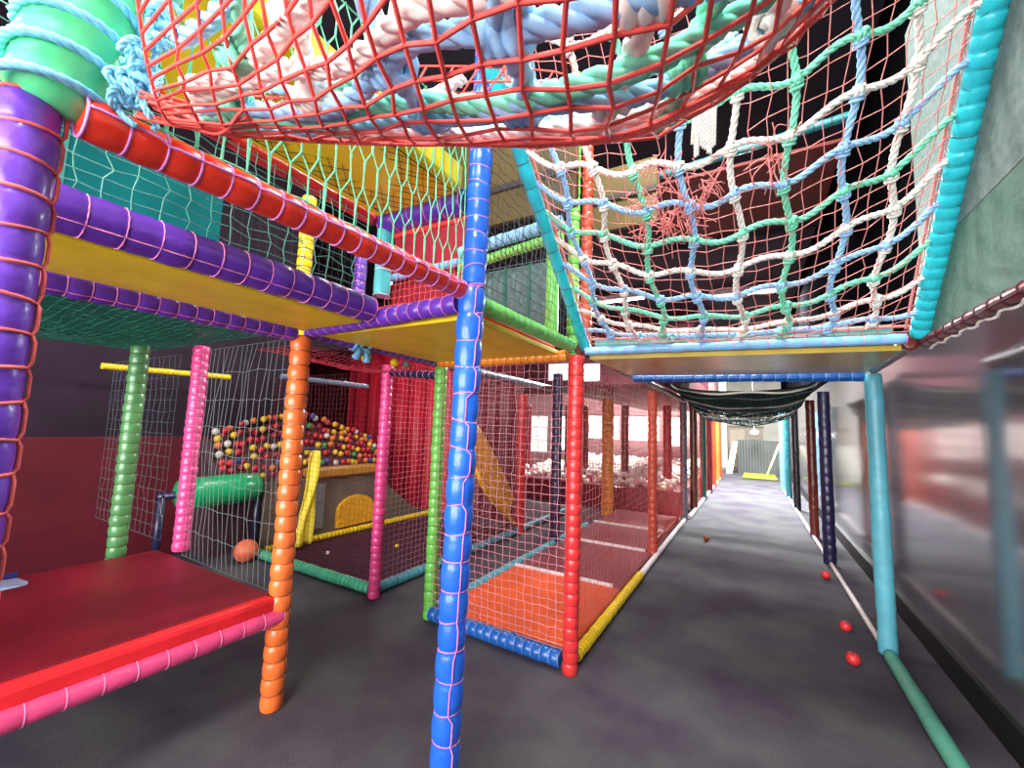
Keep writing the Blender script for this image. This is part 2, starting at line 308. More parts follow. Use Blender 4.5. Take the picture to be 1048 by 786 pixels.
# floor mats
def fmat(label, x0, x1, y0, y1, m, z=.07):
    mb = MB(); mb.box((x0,y0,.004), (x1,y1,z), .012); o = mb.build('floor_mat', m, origin=(x0,y0,0), smooth=False); tag(o, label, 'mat', 'floor mats inside the play frame'); return o
fmat('orange vinyl floor mat behind the cobalt blue bar', -1.86, -.925, 2.34, 3.38, M_mat_orange)
fmat('maroon floor mat next behind the orange mat', -1.86, -.925, 3.42, 4.53, M_mat_maroon, .066)
fmat('maroon floor mat level with the orange-red post', -1.86, -.98, 4.57, 5.53, M_mat_maroon, .066)
fmat('farthest maroon floor mat in front of the ball pit', -1.86, -.955, 5.57, 6.62, M_mat_maroon, .066)
for y, l in ((3.4, 'white strip between the orange mat and the first maroon mat'), (4.55, 'white strip between the maroon mats beside the orange-red post'), (5.55, 'farthest white strip between the maroon mats')):
    mb = MB(); mb.box((-1.86,y-.016,.004), (-.98,y+.016,.085), .004); tag(mb.build('edge_strip', VY['white'], smooth=False), l, 'strip', 'white strips between the mats')
fmat('dark maroon carpet mat between the turquoise bar and the gray ramp panel', -4.0, -2.56, 2.42, 4.6, mat('dark_maroon_carpet', (66,38,52), .9, .1, .2, 30), .02)

# ------------------------------------------------------------------ nets
def grid(P, nu, nv, jit=0):
    G = np.array([[P(i/nu, j/nv) for j in range(nv+1)] for i in range(nu+1)])
    if jit: G[1:-1, 1:-1] += rng.normal(0, jit, G[1:-1, 1:-1].shape)
    return G
def net_mb(G, r, sides=4, diamond=False, hole=None, mb=None):
    mb = mb or MB(); nu, nv = G.shape[0]-1, G.shape[1]-1
    def runs(line, flags):
        cur = [line[0]]
        for k in range(1, len(line)):
            if flags[k-1]: cur.append(line[k])
            else:
                if len(cur) > 1: mb.tube(cur, r, sides, cap=False)
                cur = [line[k]]
        if len(cur) > 1: mb.tube(cur, r, sides, cap=False)
    if diamond:
        for i in range(0, nu+1):
            if i < nu: mb.tube([G[i+(j % 2), j] for j in range(nv+1)], r, sides, cap=False)
            if i > 0: mb.tube([G[i-(j % 2), j] for j in range(nv+1)], r, sides, cap=False)
        mb.tube(G[:, 0], r*1.3, sides, cap=False); mb.tube(G[:, -1], r*1.3, sides, cap=False)
        return mb
    ok = (lambda i, j: True) if hole is None else (lambda i, j: not hole(i, j))
    for i in range(nu+1): runs(G[i], [ok(i, j+.5) for j in range(nv)])
    for j in range(nv+1): runs(G[:, j], [ok(i+.5, j) for i in range(nu)])
    return mb
GN = 'netting panels of the play frame'
def plane_net(label, p, du, dv, nu, nv, r, c, jit=.004, sag=0, diamond=False, wave=0):
    p = np.array(p, float); du = np.array(du, float); dv = np.array(dv, float); n = np.cross(du, dv); n /= np.linalg.norm(n)
    P = lambda u, v: p+du*u+dv*v+n*sag*sin(pi*u)*sin(pi*v)+n*wave*sin(9*u+4*v)
    o = net_mb(grid(P, nu, nv, jit), r, 3, diamond).build('safety_net', CD[c], origin=p)
    tag(o, label, 'net', GN); return o
plane_net('pale gray safety net between the pink ledge post and the orange post', (-2.93,1.27,.48), (.97,-.02,0), (0,0,1.22), 19, 8, .0014, 'net_gray', .005, .03)
plane_net('fine dark red safety net above the mint green floor bar', (-4.02,2.36,.09), (1.5,0,0), (0,0,1.6), 30, 38, .0013, 'net_maroon', .003)
plane_net('fine tan red safety net running back from the magenta pink post', (-2.48,2.42,.09), (0,2.15,0), (0,0,1.7), 42, 38, .0016, 'net_pink', .003)
plane_net('pale pink safety net between the light green post and the red post', (-1.86,2.27,.1), (.94,-.02,0), (0,0,1.58), 19, 33, .0018, 'net_pink', .003, .02)
plane_net('pale pink safety net along the corridor side of the orange mat', (-.895,2.32,.09), (0,2.25,0), (0,0,1.64), 36, 30, .0016, 'net_coral', .003)
plane_net('maroon safety net along the inner side of the orange and maroon mats', (-1.9,2.42,.1), (0,3.9,0), (0,0,1.6), 72, 32, .0017, 'net_maroon', .003)
plane_net('red safety net along the corridor side of the maroon mats', (-.9,4.7,.09), (0,1.97,0), (0,0,1.64), 36, 30, .0016, 'net_red', .003)
plane_net('red safety net along the far left post row', (-.86,7.8,.08), (0,5.4,0), (0,0,1.66), 60, 20, .002, 'net_red', .003)
plane_net('seafoam safety net on the violet edge bar of the narrow deck', (-1.44,-.3,1.83), (0,1.5,0), (0,0,.38), 25, 11, .002, 'seafoam', .005, .01)
def hex_net(label, p, du, dv, nu, rows, r, c):
    p = np.array(p, float); du = np.array(du, float); dv = np.array(dv, float); mb = MB(); t = [0]
    for k in range(rows): t += [t[-1]+.62, t[-1]+1.0]
    t = np.array(t)/t[-1]
    for i in range(nu+1):
        for sg in (1, -1):
            pts = []
            for j, v in enumerate(t):
                u = (i+.5*sg*(((j+2)//2) % 2)*1.0)/nu
                pts.append(p+du*min(max(u, 0), 1)+dv*v+rng.normal(0, .0015, 3))
            mb.tube(pts, r, 4, cap=False)
    for v in (0, 1): mb.tube([p+dv*v+du*u+V(0,0,.004*sin(40*u)) for u in np.linspace(0, 1, 30)], r*1.3, 4)
    o = mb.build('safety_net', CD[c], origin=p); tag(o, label, 'net', GN); return o
hex_net('mint wide-meshed net rising from the orange-red bar to the upper yellow deck', (-.945,.24,1.825), (0,1.0,.015), (-.01,0,.62), 21, 5, .0024, 'mint')
plane_net('dark safety net right of the tall blue post above the lime edge bar', (-.92,1.33,1.82), (0,.88,0), (0,0,1.15), 20, 26, .0016, 'net_slate', .004, .02)
plane_net('black diamond net across the upper yellow deck to the tall blue post', (-1.0,.5,2.19), (.02,.72,0), (-.38,0,-.0), 12, 7, .0016, 'net_black', .003, .02, diamond=True)
plane_net('sagging teal net hung below the teal deck over the ledge', (-3.5,-.1,1.715), (1.5,0,0), (0,1.28,0), 44, 36, .0018, 'net_teal', .003, -.05)
plane_net('dark crimson net under the lower yellow deck behind the orange post', (-2.42,1.3,1.68), (.47,0,0), (0,1.0,0), 14, 28, .0016, 'crimson', .003, -.06)
plane_net('salmon net in front of the maroon pad behind the pale aqua post', (-2.4,2.2,1.82), (.8,0,0), (0,0,.6), 16, 12, .002, 'salmon', .004)
plane_net('dark gray net in front of the teal wall pads on the upper level', (-2.8,1.3,1.8), (0,1.0,0), (0,0,1.0), 18, 18, .0016, 'net_black', .003)
plane_net('white net hanging in the dark behind the green ledge post', (-4.4,1.3,.5), (1.1,.0,0), (0,0,1.2), 14, 16, .0013, 'net_slate', .003)
plane_net('pale net high behind the lime upright over the dark upper level', (-1.85,2.33,1.82), (.8,0,0), (0,0,.54), 14, 10, .0016, 'net_slate', .003)

# ------------------------------------------------------------------ climbing ramp net
Lb, Lt, Rb, Rt = V(-.815,2.3,1.80), V(-.815,1.02,2.87), V(.63,2.53,1.80), V(.625,1.23,3.12)
def ramp(u, v):
    p = (Lb*(1-v)+Lt*v)*(1-u)+(Rb*(1-v)+Rt*v)*u
    A = .27*(1-math.exp(-max(v, 0)/.11))*(.75+.25*sin(pi*min(1, v*1.4)))
    w = 4*u*(1-u)
    return p+V(0, .03, -A)*(max(w, 0)**.85)
root = thing('cargo_net', (0,2.4,1.78), 'climbing cargo net of thick white, blue and green ropes sloping up from the bridge deck', 'cargo net')
RC = ['rope_blue', 'rope_white', 'rope_green']; O = V(0,2.4,1.78)
us = [.08,.185,.30,.42,.54,.66,.785,.895]; vs_ = [.035+.083*k for k in range(12)]
def wob(u, v): return ramp(u+.012*sin(23*v+7*u), v+.010*sin(31*u+5*v))+V(0,0,.006)
def coil(mb, c, d, r, rr, turns=3):
    d = d/np.linalg.norm(d); ref = V(0,0,1) if abs(d[2]) < .8 else V(0,1,0); a = np.cross(d, ref); a /= np.linalg.norm(a); b = np.cross(d, a)
    t = np.linspace(0, 1, 10*turns); g = 2*pi*turns*t
    mb.tube(c+np.outer(np.cos(g)*r, a)+np.outer(np.sin(g)*r, b)+np.outer((t-.5)*rr*1.7*turns, d), rr, 5)
for k, u in enumerate(us):
    mb = MB(); mb.rope([wob(u, v) for v in np.linspace(0, 1, 60)], .0125)
    for v in vs_: coil(mb, wob(u, v), wob(u, v+.01)-wob(u, v-.01), .0165, .007, 2)
    mb.build('rope', CD[RC[k % 3]], root, O)
for k, v in enumerate(vs_):
    mb = MB(); mb.rope([wob(u, v)+V(0,-.012,.012) for u in np.linspace(-.025, 1.015, 80)], .0125)
    for u in us: coil(mb, wob(u, v)+V(0,-.012,.012), wob(u+.01, v)-wob(u-.01, v), .0165, .007, 2)
    mb.build('rope', CD[RC[k % 3]], root, O)
def rhole(i, j):
    u, v = i/26, j/27
    return ((u-.40)/.11)**2+((v-.60)/.10)**2 < 1 or ((u-.50)/.06)**2+((v-.66)/.09)**2 < 1
G = grid(lambda u, v: ramp(u, v)+V(0,.01,-.012), 26, 27, .006)
mb = net_mb(G, .0017, 4, hole=rhole)
for cu, cv in ((.36,.62), (.42,.56), (.40,.52), (.32,.56), (.47,.58), (.30,.50), (.36,.50), (.62,.60), (.44,.53)):
    for k in range(16):
        a = rng.uniform(0, 2*pi); l = rng.uniform(.02, .09)
        p0 = ramp(cu+rng.normal(0,.012), cv+rng.normal(0,.02)); p1 = ramp(cu+cos(a)*l*.8, cv+sin(a)*l)
        m_ = (p0+p1)/2+rng.normal(0,.022,3)
        mb.tube(smooth_path([p0, m_, p1+V(0,0,-.02*rng.random())], 5), .0019, 4)
for side in (0, 1):
    mb.rope([ramp(side, v)+V(.012*(1-2*side), .0, .0) for v in np.linspace(0, 1, 40)], .006)
mb.rope([ramp(u, .0)+V(0,.0,.012) for u in np.linspace(0, 1, 40)], .007)
o = mb.build('safety_mesh', CD['net_rose'], root, O); o['label'] = 'torn pinkish red mesh'
FU, FV = .48, .70
mb = MB()
for k in range(11):
    du = (k-5)*.0045; up_ = V(0,-.02,-.022)
    mb.rope([ramp(FU+.008+du, .765+rng.uniform(-.01,.01))+up_, ramp(FU+du+rng.normal(0,.001), .71)+up_*1.3, ramp(FU-.008+du*1.1, .655+rng.uniform(-.02,.012))+up_], .0062)
tag(mb.build('frayed_rope_bundle', CD['rope_white'], origin=ramp(FU, FV)), 'frayed grayish white rope bundle tied on the climbing net beside the red overhead net', 'rope')

# ------------------------------------------------------------------ overhead sagging net
F = smooth_path([(-.93,.22,1.812), (-.854,.32,1.817), (-.705,.41,1.803), (-.476,.47,1.754), (-.274,.5,1.705), (-.141,.53,1.69), (-.06,.57,1.731), (.02,.61,1.79), (.115,.68,1.92), (.3,.78,2.2), (.64,.95,2.55)], 10)
F = resample(F, .01); FL = np.linspace(0, 1, len(F))
def ham(u, s):
    c = np.array([np.interp(u, FL, F[:, i]) for i in range(3)])
    w = min(1, .17+2.9*u); m = (c[2]-1.3)/np.hypot(c[1], .35)*.9
    dy = (s*.95 if s < 0 else s*.38)*w
    k = m*1.9/max(w, .35)
    dz = m*dy+k*dy*dy
    return c+V(max(0, -dy)*.9*max(0, 1-u*1.6), dy*(1 if dy > 0 else .55+.45*min(1, u*2.2)), min(dz, .9))
root = thing('rope_bridge_net', ham(.3, -.3), 'red net sagging overhead with thick white, blue and green ropes lying in it', 'cargo net'); O2 = ham(.3, -.3)
seq = ['rope_white','rope_blue','rope_green','rope_blue','rope_white']
sl = [-.92,-.76,-.62,-.5,-.40,-.31,-.24,-.17,-.11,-.05,.0,.08,.25,.6]
for k, s in enumerate(sl):
    mb = MB(); A = .022
    mb.rope([ham(u, s+A*sin(17*u+3*k)+.012*sin(41*u+k))+V(0,.004,.022+.006*sin(25*u+k)) for u in np.linspace(.07, 1, 90)], .0128 if s < -.1 else .011)
    mb.build('rope', CD[seq[k % 5]], root, O2)
for k, u in enumerate([.12,.20,.27,.34,.405,.46,.52,.58,.65,.73,.81,.89,.96]):
    mb = MB()
    mb.rope([ham(u+.015*sin(9*s+k), s)+V(0,.004,.028+.006*sin(19*s+k)) for s in np.linspace(-.98, .8, 60)], .0128)
    for s in sl[2:11:2]: coil(mb, ham(u+.015*sin(9*s+k), s)+V(0,0,.026), ham(u+.02, s)-ham(u, s), .016, .008, 3)
    mb.build('rope', CD[seq[(k*2+2) % 5]], root, O2)
nu = 40
G = np.array([[ham(.05+.95*i/nu, s) for s in np.concatenate([np.linspace(-1, 0, 22), np.linspace(.07, 1, 9)])] for i in range(nu+1)]); G[1:-1, 1:-1] += rng.normal(0, .0025, G[1:-1, 1:-1].shape)
mb = net_mb(G, .0025, 5)
for k in range(5): mb.rope([ham(u, -.012*k+.004*sin(30*u+k))+V(0,.0,-.001*k) for u in np.linspace(.02, 1, 80)], .0024)
for k in range(7):
    s = rng.uniform(-.5, .5); mb.tube(smooth_path([ham(.12, s), ham(.08, s*.6)+rng.normal(0,.006,3), V(-.875,.25,1.83)+rng.normal(0,.012,3)], 6), .0028, 4)
o = mb.build('red_mesh', CD['net_red'], root, O2); o['label'] = 'red knotted mesh carrying the ropes'
# green wrapped corner
root = thing('wrapped_corner', (-1.0,.155,1.80), 'mint green padded corner bound with turquoise rope above the purple post', 'padded joint'); O3 = V(-1.0,.155,1.80)
mb = MB(); ax0, ax1 = V(-.985,.168,1.79), V(-.945,.235,2.2); ax, a, b = frame(ax1-ax0); n = 30; rows = []
for i in range(n+1):
    t = i/n; rr = .064*(.86+.18*sin(pi*min(1, t*1.15))+.02*sin(t*40)); 
    if t == 0 or t == 1: rr *= .6
    rows.append([ax0+(ax1-ax0)*t+rr*(cos(g)*a+sin(g)*b)*(1+.02*sin(3*g+9*t)) for g in np.arange(24)*2*pi/24])
f = [(i*24+k, i*24+(k+1) % 24, (i+1)*24+(k+1) % 24, (i+1)*24+k) for i in range(n) for k in range(24)]
mb.add(np.array(rows), f+[tuple(range(24))[::-1], tuple(n*24+k for k in range(24))]); mb.build('padding', VY['mintwrap'], root, O3)
mb = MB()
for k in range(7):
    t = .04+.13*k; c = ax0+(ax1-ax0)*t
    mb.rope([c+.0685*(1+.03*sin(3*g+k))*(cos(g)*a+sin(g)*b)+ax*.02*cos(g+2.2+.3*k) for g in np.linspace(0, 2*pi, 40)], .0075)
for k in range(26):
    c = V(-.90,.245,1.86)+V(.02,.012,.09)*rng.uniform(-.6, 1.8)+rng.normal(0, .01, 3); d = rng.normal(0, 1, 3); d /= np.linalg.norm(d)
    ref = np.cross(d, rng.normal(0, 1, 3)); ref /= np.linalg.norm(ref); e = np.cross(d, ref); R_ = rng.uniform(.016, .032)
    mb.rope([c+R_*(cos(g)*ref+sin(g)*e*.7) for g in np.linspace(0, 5.2, 26)], .0055)
mb.build('binding_rope', CD['rope_aqua'], root, O3)

# ------------------------------------------------------------------ right side: green sheet, glossy wall
m = mat('green_mesh_sheet', (98,130,118), .6, .3, .25, 40, .3, 160, rgb2=(78,112,96))
mb = MB(); mb.box((.70,-.6,1.77), (.712,2.62,2.12), .002); o = mb.build('mesh_sheet', m, smooth=False); tag(o, 'green woven mesh sheet on the right above the dark red rail', 'sheet')
mb = MB(); mb.box((.70,-.6,2.122), (.712,2.6,3.3), .002); o = mb.build('mesh_sheet', mat('gray_mesh_sheet', (126,140,138), .6, .3, .3, 34, .4, 120, rgb2=(96,116,110)), smooth=False); tag(o, 'gray green mesh sheet at the top right corner above the darker green sheet', 'sheet')
mb = MB(); pts = [V(.702+.004*sin(k*1.7), -.5+k*.02, 1.712+.006*sin(k*.9)) for k in range(154)]; mb.rope(pts, .005)
tag(mb.build('edge_rope', CD['rope_white']), 'frayed white rope under the dark red rail on the right', 'rope')

# ------------------------------------------------------------------ setting
def floor_mat_nodes():
    m = bpy.data.materials.new('carpet'); m.use_nodes = True; nt = m.node_tree; b = nt.nodes['Principled BSDF']; L = nt.links.new
    tc = nt.nodes.new('ShaderNodeTexCoord')
    n1 = nt.nodes.new('ShaderNodeTexNoise'); n1.inputs['Scale'].default_value = 2.2; n1.inputs['Detail'].default_value = 5
    n2 = nt.nodes.new('ShaderNodeTexNoise'); n2.inputs['Scale'].default_value = 160; n2.inputs['Detail'].default_value = 2
    L(tc.outputs['Object'], n1.inputs['Vector']); L(tc.outputs['Object'], n2.inputs['Vector'])
    r1 = nt.nodes.new('ShaderNodeValToRGB'); r1.color_ramp.elements[0].color = (*s2l((74,64,80)), 1); r1.color_ramp.elements[1].color = (*s2l((95,95,96)), 1)
    r1.color_ramp.elements[0].position = .35; r1.color_ramp.elements[1].position = .7
    mx = nt.nodes.new('ShaderNodeMix'); mx.data_type = 'RGBA'; mx.blend_type = 'MULTIPLY'; mx.inputs[0].default_value = .55
    L(n1.outputs['Fac'], r1.inputs['Fac']); L(r1.outputs['Color'], mx.inputs[6]); 
    r2 = nt.nodes.new('ShaderNodeValToRGB'); r2.color_ramp.elements[0].position = .35; r2.color_ramp.elements[0].color = (.35,.35,.37,1); r2.color_ramp.elements[1].position = .62
    L(n2.outputs['Fac'], r2.inputs['Fac']); L(r2.outputs['Color'], mx.inputs[7]); L(mx.outputs[2], b.inputs['Base Color'])
    b.inputs['Roughness'].default_value = .85; b.inputs['Specular IOR Level'].default_value = .2
    bp = nt.nodes.new('ShaderNodeBump'); bp.inputs['Strength'].default_value = .3; bp.inputs['Distance'].default_value = .004
    L(n2.outputs['Fac'], bp.inputs['Height']); L(bp.outputs['Normal'], b.inputs['Normal']); return m
mb = MB(); mb.box((-9,-4,-.1), (2.4,19,0)); struct('floor', mb, floor_mat_nodes())
M_dark = mat('dark_ceiling', (44,40,50), .8, .2, .25, 1.2)
mb = MB(); mb.box((-9,-4,4.6), (2.4,19,4.7)); struct('ceiling', mb, M_dark)
M_gloss = mat('glossy_dark_panel', (104,100,108), .12, 1.0, .10, 1.5, metal=.35, coat=.3)
mb = MB(); mb.box((.93,-4,.14), (1.05,19,2.05)); struct('wall_right', mb, M_gloss)
mb = MB(); mb.box((.94,-4,2.051), (1.05,19,4.6)); struct('trim_2', mb, mat('upper_wall_dark', (14,13,16), .9, 0, .25, 1.2))
mb = MB(); mb.box((.905,-4,0), (1.05,19,.14)); struct('baseboard_right', mb, mat('black_skirting', (14,13,16), .5))
M_ldark = mat('dark_plum_wall', (40,26,40), .8, .2, .2, 2)
mb = MB(); mb.box((-5.0,-4,0), (-4.75,3.0,4.6)); mb.box((-9,2.9,0), (-8.8,19,4.6)); mb.box((-9,2.9,0), (-4.9,3.0,4.6)); struct('wall_left', mb, M_ldark)
mb = MB(); mb.box((-4.75,.9,0), (-4.72,2.95,1.1), .006); o = struct('trim_1', mb, mat('maroon_dado', (88,18,32), .6, .3, .12, 3))
# far wall with window openings and brick
def brick(name, c1, c2, sc):
    m = bpy.data.materials.new(name); m.use_nodes = True; nt = m.node_tree; b = nt.nodes['Principled BSDF']
    tc = nt.nodes.new('ShaderNodeTexCoord'); mp = nt.nodes.new('ShaderNodeMapping'); mp.inputs['Rotation'].default_value = (pi/2, 0, 0)
    br = nt.nodes.new('ShaderNodeTexBrick'); br.inputs['Scale'].default_value = sc; br.inputs['Color1'].default_value = (*s2l(c1),1); br.inputs['Color2'].default_value = (*s2l(c2),1); br.inputs['Mortar'].default_value = (*s2l((120,100,100)),1)
    nt.links.new(tc.outputs['Object'], mp.inputs['Vector']); nt.links.new(mp.outputs['Vector'], br.inputs['Vector']); nt.links.new(br.outputs['Color'], b.inputs['Base Color']); b.inputs['Roughness'].default_value = .7; return m
M_brick = brick('pale_brick', (150,104,104), (128,84,88), 3)
PANES = [(-6.25,-5.55,.5,1.66), (-5.45,-4.95,.6,1.66), (-4.35,-3.3,1.0,1.7), (-3.1,-2.2,1.0,1.7), (-2.0,-1.5,.9,1.7), (-5.6,-4.9,2.75,3.3), (-4.6,-3.9,2.7,3.25)]
mb = MB(); xs = [-8.8]
for x0, x1, z0, z1 in PANES[:5]:
    mb.box((xs[-1],12,0), (x0,12.2,2.3)); mb.box((x0,12,0), (x1,12.2,z0)); mb.box((x0,12,z1), (x1,12.2,2.3)); xs.append(x1)
mb.box((xs[-1],12,0), (-1.0,12.2,2.3)); mb.box((-1.05,12.2,0), (-1.0,18.5,4.6)); struct('wall_back', mb, M_brick); mb = MB(); xs = [-8.8]
for x0, x1, z0, z1 in PANES[5:]:
    mb.box((xs[-1],12,2.3), (x0,12.2,4.6)); mb.box((x0,12,2.3), (x1,12.2,z0)); mb.box((x0,12,z1), (x1,12.2,4.6)); xs.append(x1)
mb.box((xs[-1],12,2.3), (-1.0,12.2,4.6)); struct('trim_3', mb, mat('dark_maroon_wall', (62,26,34), .8, .2, .2, 2))  # upper wall darkened in colour to dim its lamplit reflection on the right
M_pane = mat('bright_window_pane', (255,232,226), .3, .5, .16, 2.5, emit=1.5)
for k, (x0, x1, z0, z1) in enumerate(PANES):
    mb = MB(); mb.box((x0,12.08,z0), (x1,12.12,z1)); o = struct('window_%d' % (k+1), mb, M_pane)
    mb = MB(); n = max(2, round((x1-x0)/.45))
    for i in range(n+1): mb.box((x0+(x1-x0-.04)*i/n,12.03,z0), (x0+(x1-x0-.04)*i/n+.04,12.079,z1))
    for i in range(4): mb.box((x0,12.035,z0+(z1-z0-.03)*i/3), (x1,12.075,z0+(z1-z0-.03)*i/3+.03))
    mb.build('frame', VY['white'], o, smooth=False)
mb = MB(); mb.box((-9,18.5,0), (2.4,18.7,4.6)); struct('wall_far', mb, mat('far_wall', (196,188,180), .8, .2, .1, 2))

# ------------------------------------------------------------------ far end of corridor
def corrugated(name, p0, p1, z, n, m, label, cat, amp=.02):
    p0 = V(*p0, 0); p1 = V(*p1, 0); d = p1-p0; nn = np.cross(d/np.linalg.norm(d), V(0,0,1)); mb = MB(); pts = []
    for i in range(n*2+1):
        pts.append(p0+d*i/(2*n)+nn*amp*(1 if (i//1) % 2 else -1))
    v = [[q+V(0,0,h)+nn*o_ for q in pts] for o_ in (0, .02) for h in (0, z)]
    N = len(pts); vs = np.array(v).reshape(-1, 3); f = []
    for i in range(N-1):
        f += [(i, i+1, N+i+1, N+i), (2*N+i+1, 2*N+i, 3*N+i, 3*N+i+1), (N+i, N+i+1, 3*N+i+1, 3*N+i)]
    mb.add(vs, f); o = mb.build(name, m, origin=p0, smooth=False); tag(o, label, cat); return o
corrugated('corrugated_panel', (-.46,15.8), (.84,15.4), 1.08, 16, mat('gray_sheet', (96,98,98), .5, .4, .1, 2), 'dark gray corrugated panel closing the far end of the corridor', 'panel')
slab('far_cabinet', 'dim brown cabinet behind the corrugated panel', 'cabinet', [('body', (-.75,16.6,0), (.3,17.3,1.5), mat('dim_brown', (120,108,98), .6), .01), ('door', (-.7,16.57,.1), (-.25,16.6,1.4), mat('dim_brown2', (140,126,112), .6), .006), ('top', (-.78,16.58,1.5), (.33,17.32,1.54), mat('dim_brown3', (90,78,70), .6), .006)])
slab('white_pillar', 'white wall pillar left of the corrugated panel', 'pillar', [('shaft', (-1.0,16.3,0), (-.78,16.8,3.5), mat('white_plaster', (236,226,226), .7), .01), ('plinth', (-1.0,16.26,0), (-.76,16.84,.12), mat('gray_plinth', (120,110,110), .7), .01)])
mb = MB(); mb.hexa([V(-.78,15.3,.003), V(-.6,15.3,.003), V(-.6,15.36,.003), V(-.78,15.36,.003)], [V(-.58,15.75,1.02), V(-.44,15.75,1.02), V(-.44,15.81,1.02), V(-.58,15.81,1.02)], .008)
tag(mb.build('leaning_board', mat('white_board', (220,214,206), .5), smooth=False), 'whitish board leaning beside the corrugated panel', 'board')
mb = MB(); mb.tube([(.3,14.5,.01), (.5,14.58,.55), (.66,14.62,1.0)], .03, 8); tag(mb.build('leaning_pole', mat('pale_wood', (226,206,170), .5)), 'pale wooden pole leaning at the far end of the corridor', 'pole')
mb = MB(); mb.box((-.28,13.9,.004), (.56,15.1,.09), .03); tag(mb.build('crash_mat', mat('lime_yellow_mat', (132,142,26), .5), smooth=False), 'lime yellow crash mat on the floor before the corrugated panel', 'mat')
mb = MB(); mb.sphere((.04,15.3,1.34), .1, 14, 8, (1.2,1,.7)); o = thing('work_lamp', (.04,15.3,1.34), 'glowing lamp hanging above the corrugated panel', 'lamp'); mb.build('lamp_globe', mat('lamp_glow', (255,250,240), .4, emit=9), o, (.04,15.3,1.34))
mb = MB(); mb.tube([(.04,15.3,1.40), (.0,15.3,4.59)], .012, 6); mb.build('cord', mat('lamp_cord', (210,205,200), .5), o, (.04,15.3,1.34))
# far hanging bridge net
root = thing('hanging_bridge', (0,5.4,1.9), 'dark sagging rope bridge net hung across the far part of the corridor', 'cargo net'); O4 = V(0,5.4,1.9)
def hb(u, v): return V(-.85+1.46*u, 5.35+2.4*v, 1.87-(.12+.21*v)*max(0, 4*u*(1-u))**.45-.10*v)
mb = net_mb(grid(hb, 28, 40, .006), .006, 4); mb.build('mesh', CD['darkgreen'], root, O4)
for k in range(9):
    mb = MB(); mb.rope([hb(u, k/8+.01*sin(9*u+k))+V(0,0,-.012+.01*sin(14*u+2*k)) for u in np.linspace(0, 1, 40)], .013)
    mb.build('rope', CD[['rope_white','net_slate','darkgreen'][k % 3]] if k % 3 else CD['net_cream'], root, O4)
mb = MB(); nu, nv = 20, 12; vs = []
for w_ in (.018, .03):
    vs += [hb(i/nu, .02+.58*j/nv)+V(0,0,w_) for i in range(nu+1) for j in range(nv+1)]
NN = (nu+1)*(nv+1); f = []
for i in range(nu):
    for j in range(nv):
        q = [i*(nv+1)+j, (i+1)*(nv+1)+j, (i+1)*(nv+1)+j+1, i*(nv+1)+j+1]; f += [tuple(q[::-1]), tuple(k+NN for k in q)]
mb.add(vs, f)
mb.build('cover_sheet', mat('dark_sheet', (34,48,48), .7), root, O4, smooth=False)
bar('dark maroon bar carrying the near end of the far rope bridge', (-.86,5.32,1.90), (.64,5.32,1.90), .03, 'maroon', 'dark', pitch=.1)
bar('dark green bar carrying the far end of the far rope bridge', (-.86,7.76,1.76), (.62,7.76,1.76), .03, 'forest', 'dark', pitch=.1)

# ------------------------------------------------------------------ upper level scenery
slab('maroon_board', 'brown maroon board high above the corridor behind the climbing net', 'board', [('panel', (-.78,3.62,3.42), (.62,5.0,3.45), mat('brown_maroon', (126,52,46), .6, .3, .15, 3), .006), ('joist', (-.78,4.9,3.37), (.62,4.96,3.418), M_ldark, .006)])
slab('wall_pad', 'teal padded wall on the upper level behind the seafoam net', 'wall pad', [('pad', (-2.9,-.3,1.8), (-2.84,1.25,2.75), M_slat, .02), ('seam', (-2.839,.55,1.81), (-2.835,.57,2.74), M_tealboard, 0)])
slab('wall_pad', 'maroon wall pad on the upper level behind the pale aqua post', 'wall pad', [('pad', (-2.5,2.36,1.8), (-1.65,2.42,2.8), mat('maroon_pad', (150,26,46), .45), .02), ('piping', (-2.5,2.34,2.78), (-1.65,2.44,2.82), VY['red'], .01)])
slab('wall_pad', 'gray green mesh window panel behind the lime upright', 'wall pad', [('pad', (-1.62,2.36,1.8), (-1.08,2.4,2.36), mat('gray_green_panel', (88,116,116), .5, .3, .3, 30), .01)] +
     [('slat', (-1.62+.18*i,2.345,1.8), (-1.60+.18*i,2.36,2.36), VY['forest'], .002) for i in range(4)])
slab('ply_panel', 'olive brown board high behind the top of the tall blue post', 'board', [('panel', (-2.4,2.4,2.72), (-.95,2.44,3.5), mat('olive_brown', (86,72,34), .6, .3, .15, 5), .006), ('batten', (-2.4,2.38,2.95), (-.95,2.4,3.0), mat('dark_batten', (46,36,32), .7), .004)])
slab('ply_panel', 'olive brown panel seen between the left ropes of the climbing net', 'board', [('panel', (-1.15,3.3,2.95), (-.62,3.34,3.5), MATS['olive_brown'], .006), ('batten', (-1.15,3.28,3.2), (-.62,3.3,3.25), MATS['dark_batten'], .004)])
slab('upper_walkway', 'dark upper walkway with maroon side panels beyond the bridge deck', 'deck', [('board', (-2.4,5.0,1.80), (-.95,11.5,1.84), mat('dark_red_board', (86,28,36), .6), .006), ('side_panel', (-.96,5.0,1.85), (-.93,6.6,2.3), mat('maroon_side', (96,30,42), .6, .3, .2, 4), .006), ('side_panel', (-.96,6.7,1.85), (-.93,11.4,2.3), MATS['maroon_side'], .006)])
slab('gray_banner_board', 'dark gray panel high across the corridor beyond the far rope bridge', 'panel', [('board', (-.9,8.2,2.5), (.62,8.24,3.3), mat('dark_gray_panel', (52,50,60), .7), .006), ('batten', (-.9,8.18,2.8), (.62,8.2,2.86), MATS['dark_batten'], .004)])

